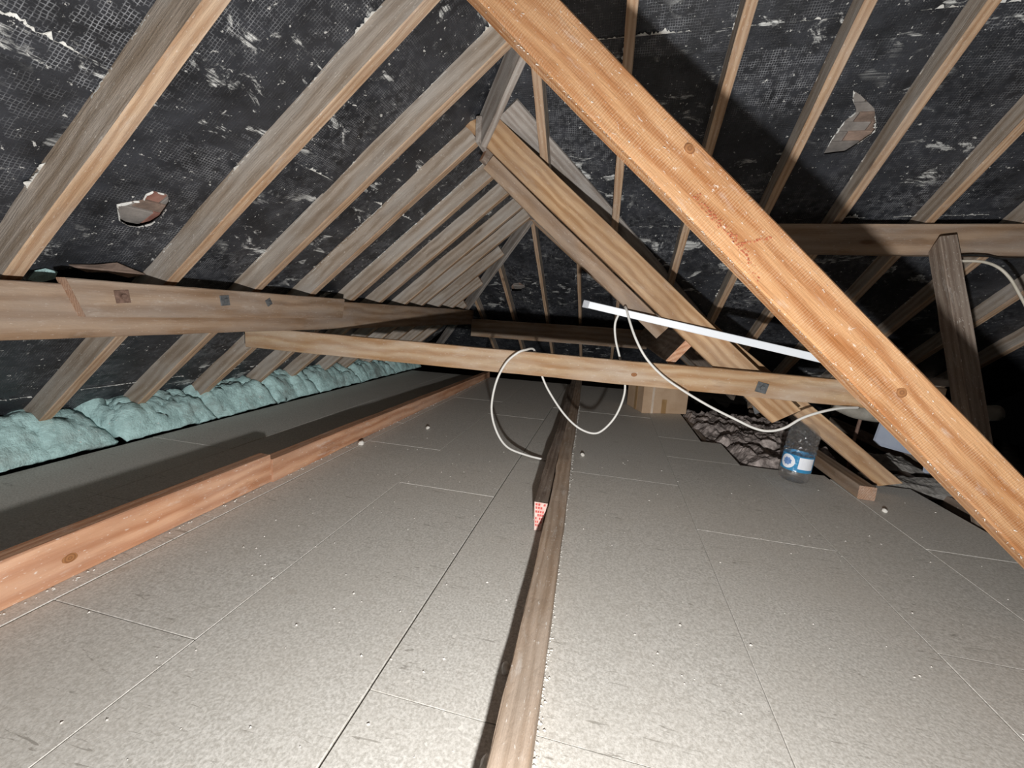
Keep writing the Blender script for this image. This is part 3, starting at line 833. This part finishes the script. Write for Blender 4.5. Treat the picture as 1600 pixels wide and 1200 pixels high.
tag(o, 'white cable looping over the tie beam down to the floor timber', 'cable')
o = tube('cable', [(0.093, 2.785, 1.040), (0.088, 2.750, 1.084), (0.097, 2.690, 1.064), (0.120, 2.640, 0.995), (0.165, 2.600, 0.891), (0.235, 2.590, 0.781), (0.342, 2.600, 0.680), (0.475, 2.600, 0.598), (0.627, 2.600, 0.520), (0.774, 2.600, 0.458), (0.882, 2.600, 0.416), (0.961, 2.600, 0.407), (1.040, 2.600, 0.435), (1.122, 2.610, 0.499), (1.215, 2.620, 0.544), (1.329, 2.660, 0.570), (1.455, 2.730, 0.572)], .0075, M['cable'])
tag(o, 'white cable sagging from the trunking in front of the water bottle', 'cable')
o = tube('cable', [(1.957, 3.150, 1.447), (2.019, 3.100, 1.457), (2.116, 3.080, 1.453), (2.199, 3.080, 1.422), (2.252, 3.060, 1.360), (2.296, 3.040, 1.276), (2.343, 3.020, 1.179), (2.439, 3.000, 0.984), (2.55, 2.97, .6), (2.62, 2.95, .2), (2.66, 2.93, -.14)], .008, M['oldcable'])
tag(o, 'old pale cable arching from the top of the dark strut', 'cable')
o = tube('cable', [(1.96, 3.14, 1.47), (1.983, 3.12, 1.484), (2.057, 3.110, 1.494), (2.152, 3.115, 1.493), (2.255, 3.150, 1.485), (2.4, 3.17, 1.49)], .006, M['blackcable'])
tag(o, 'thin black cable running along the right purlin near the strut', 'cable')

# ------------------------------------------------------------------ cardboard box
cb = empty('cardboard_box', (.6, 4.85, 0)); tag(cb, 'taped brown cardboard box on the far floor under the tie beam', 'box')
bxm, Lx = frame((.435, 4.62, 0), (.925, 4.79, 0), (0, 0, 1))
box_mesh('carton', (0, 0, .001), (Lx, .44, .34), M['card'], cb, .004, bxm)
box_mesh('tape_strip', (.22, -.002, .001), (.275, 0.002, .16), M['tape'], cb, 0, bxm)
box_mesh('clear_tape', (.10, -.0025, .001), (.125, 0.002, .34), M['cleartape'], cb, 0, bxm)
box_mesh('side_tape', (-.0025, .16, .001), (.002, .22, .34), M['tape'], cb, 0, bxm)
box_mesh('top_flap', (0, 0, .338), (Lx, .218, .344), M['card'], cb, .001, bxm)
box_mesh('top_flap', (0, .222, .338), (Lx, .44, .344), M['card'], cb, .001, bxm)

# ------------------------------------------------------------------ water bottle
bt = empty('water_bottle', (1.30, 3.0, 0)); tag(bt, 'large clear plastic water bottle with a blue label by the leg foot', 'bottle')
R_ = .088
leanm = Matrix.Rotation(.07, 4, 'Y')
prof = [(.0, .012), (.05, .008), (.072, .001), (R_ - .004, .012), (R_, .03), (R_, .05), (R_, .065)]
for i in range(9): prof.append((R_ - (.003 if i % 2 else 0), .08 + i * .0125))
for i in range(13): prof.append((R_ + .002 - (.004 if i % 3 == 0 else 0), .19 + i * .0115))
prof += [(R_ - .006, .342), (R_ - .014, .357), (R_ - .024, .372), (R_ - .040, .39), (.032, .405), (.020, .414), (.019, .432)]
o = lathe('bottle_body', prof, M['pet'], bt, 44, (1.30, 3.0, 0), leanm)
for v in o.data.vertices:
    if .185 < v.co.z < .38:
        q = noise.noise_vector(v.co * 75) * .006
        v.co += Vector((q.x, q.y, q.z * .6))
for pl in o.data.polygons:
    if pl.center.z > .185: pl.use_smooth = False
lathe('cap', [(.0, .450), (.020, .450), (.022, .447), (.022, .424), (.019, .424)], M['white'], bt, 24, (1.30, 3.0, 0), leanm)
lf = lathe('label_film', [(R_ + .0012, .078), (R_ + .0012, .185)], M['bluefilm'], bt, 40, (1.30, 3.0, 0), leanm)
def on_bottle(name, shape, mat, rr, parent):
    """shape: list of (angle, z) outline as a fan around its middle."""
    cx = sum(a for a, z in shape) / len(shape); cz = sum(z for a, z in shape) / len(shape)
    vs = [(rr * math.cos(cx), rr * math.sin(cx), cz)]; fs = []
    for s in (.33, .66, 1.0):
        for a, z in shape:
            aa = cx + (a - cx) * s; zz = cz + (z - cz) * s
            vs.append((rr * math.cos(aa), rr * math.sin(aa), zz))
    n = len(shape)
    for i in range(n): fs.append((0, 1 + i, 1 + (i + 1) % n))
    for r in range(2):
        for i in range(n):
            a = 1 + r * n + i; b = 1 + r * n + (i + 1) % n
            fs.append((a, a + n, b + n, b))
    mw_ = Matrix.Translation((1.30, 3.0, 0)) @ leanm
    return mesh(name, vs, fs, mat, parent, mw=mw_)
c0 = math.radians(-150)
on_bottle('label_emblem', [(c0 + .52 * math.cos(k * math.pi / 12), .135 + .046 * math.sin(k * math.pi / 12)) for k in range(24)], M['label'], R_ + .0024, lf)
on_bottle('label_swirl', [(c0 + (.26 + .06 * (k % 2)) * math.cos(k * math.pi / 8), .135 + (.022 + .006 * (k % 2)) * math.sin(k * math.pi / 8)) for k in range(16)], M['labelblue'], R_ + .0032, lf)
def rect(a0, a1, z0, z1):
    return [(a0 + (a1 - a0) * i / 6, z0) for i in range(7)] + [(a1, z0 + (z1 - z0) * i / 4) for i in range(1, 4)] + [(a1 - (a1 - a0) * i / 6, z1) for i in range(7)] + [(a0, z1 - (z1 - z0) * i / 4) for i in range(1, 4)]
c1 = math.radians(-108)
on_bottle('label_panel', rect(c1, c1 + 1.05, .10, .178), M['label'], R_ + .0024, lf)

# ------------------------------------------------------------------ debris
def crumbs(name, n, fn, r0, r1, mat, label, parent=None):
    vs, fs = [], []
    for i in range(n):
        x, y, z = fn(); r = random.uniform(r0, r1); b = len(vs)
        for d in ((1, 0, 0), (-1, 0, 0), (0, 1, 0), (0, -1, 0), (0, 0, 1), (0, 0, -.3)):
            vs.append((x + d[0] * r * random.uniform(.5, 1.5), y + d[1] * r * random.uniform(.5, 1.5), z + r * .3 + d[2] * r * .8))
        for a in ((0, 2, 4), (2, 1, 4), (1, 3, 4), (3, 0, 4), (2, 0, 5), (1, 2, 5), (3, 1, 5), (0, 3, 5)): fs.append(tuple(b + q for q in a))
    o = mesh(name, vs, fs, mat, None); tag(o, label, 'debris', kind='stuff'); return o
crumbs('floor_crumbs', 260, lambda: (random.uniform(-1.7, 2.0), random.uniform(.4, 3.0), 0), .0015, .005, M['crumb'], 'pale plaster crumbs scattered over the floor boards')
crumbs('edge_crumbs', 520, lambda: (lambda y: (timber_edge(y) + abs(random.gauss(0, .006)), y, 0))(random.uniform(.2, 5)), .0015, .005, M['crumb'], 'white crumbs gathered along the middle timber')
crumbs('batten_crumbs', 200, lambda: (lambda y: (-1.755 + abs(random.gauss(0, .008)), y, 0))(random.uniform(.3, 6)), .002, .006, M['crumb'], 'white crumbs gathered at the foot of the left batten')
for i, (x, y, r, lab) in enumerate(((-.105, 2.93, .016, 'white pebble of plaster beside the middle timber'), (-1.42, 3.12, .017, 'white plaster lump on the far left boards'), (1.62, 2.62, .014, 'grey pebble in front of the floor block'),
                                    (-1.68, 2.55, .022, 'white plaster scrap at the foot of the left batten'), (-3.2, 1.42, .02, 'white lump on the nearest teal batt'))):
    bm = bmesh.new(); bmesh.ops.create_icosphere(bm, subdivisions=2, radius=r)
    for v in bm.verts: v.co *= 1 + .35 * noise.noise(v.co * 60 + Vector((i, 0, 0))); v.co.z *= .8
    me = bpy.data.meshes.new('plaster_lump'); bm.to_mesh(me); bm.free(); me.materials.append(M['crumb'])
    o = bpy.data.objects.new('plaster_lump', me); link(o); o.location = (x, y, r * .7 + (.17 if i == 4 else 0)); tag(o, lab, 'plaster lump')

# ------------------------------------------------------------------ knots in the timber faces
def mk_knot():
    t = NT('knot'); tc = t.n('ShaderNodeTexCoord').outputs['Object']
    ln = t.n('ShaderNodeVectorMath', {0: tc}, operation='LENGTH').outputs['Value']
    rg = t.n('ShaderNodeTexWave', {'Vector': tc, 'Scale': 34, 'Distortion': 1.5, 'Detail': 2}, wave_type='RINGS', rings_direction='Z').outputs['Fac']
    col = t.mix(t.ramp(rg, .2, .9), (.33, .15, .06), (.23, .10, .042))
    return t.done(col, .7, .3)
M['knot'] = mk_knot()
def knot(parent, p, xdir, n, a, b):
    n = Vector(n).normalized(); x = Vector(xdir); x = (x - n * x.dot(n)).normalized(); y = n.cross(x)
    mw_ = Matrix.Identity(4)
    for i in range(3):
        mw_[i][0] = x[i]; mw_[i][1] = y[i]; mw_[i][2] = n[i]; mw_[i][3] = p[i]
    vs = [(0, 0, .0012)]; fs = []
    for r_, h in ((.55, .0012), (1, .0004), (1.02, -.004)):
        for k in range(18):
            w_ = 1 + .12 * noise.noise(Vector((k * .6, p[0] * 9, p[2])))
            vs.append((a * r_ * w_ * math.cos(k * math.pi / 9), b * r_ * w_ * math.sin(k * math.pi / 9), h))
    for k in range(18):
        fs.append((0, 1 + k, 1 + (k + 1) % 18))
        for q in range(2): fs.append((1 + q * 18 + k, 1 + (q + 1) * 18 + k, 1 + (q + 1) * 18 + (k + 1) % 18, 1 + q * 18 + (k + 1) % 18))
    return mesh('knot', vs, fs, M['knot'], parent, mw=mw_)
nb = (bd.cross(upb)).normalized()
if nb.y > 0: nb = -nb
knot(big, on_big(.52, .026) + Vector((0, .0008, 0)), bd, nb, .017, .010)
knot(big, on_big(1.42, .072) + Vector((0, .0008, 0)), bd, nb, .016, .014)
knot(tie, (.18, 2.6585, .665), (1, 0, 0), (.0514, -1, 0), .018, .012)
knot(st, (-1.7648, .93, .075), (0, 1, 0), (1, 0, 0), .022, .016)
knot(st, (-1.7648, 1.68, .06), (0, 1, 0), (1, 0, 0), .014, .013)

for y_ in (1.08, 1.64, 2.165, 2.66, 3.18):
    torn(mwL, [(y_ + .004, ltop(y_) - .05), (y_ + .004, vL(-2.1))], .022)
for x_ in (-.53, -.052, .453, .92, 1.368, 1.878, 2.37):
    torn(mwH, [(x_ + .004, vH(max(hipy(x_), .5))), (x_ + .004, vH(valy(x_) - .2))], .020)
for x_, y_, r_, z_, lab in ((-.20, .99, .012, 0, 'white plaster blob stuck beside the near middle timber'), (-.178, .73, .014, 0, 'bluish white plaster blob at the foot of the near timber')):
    bm = bmesh.new(); bmesh.ops.create_icosphere(bm, subdivisions=2, radius=r_)
    for v in bm.verts: v.co *= 1 + .4 * noise.noise(v.co * 70); v.co.y *= 1.7
    me = bpy.data.meshes.new('plaster_lump'); bm.to_mesh(me); bm.free(); me.materials.append(M['paper'])
    o = bpy.data.objects.new('plaster_lump', me); link(o); o.location = (x_, y_, r_ * .75 + z_); tag(o, lab, 'plaster lump')
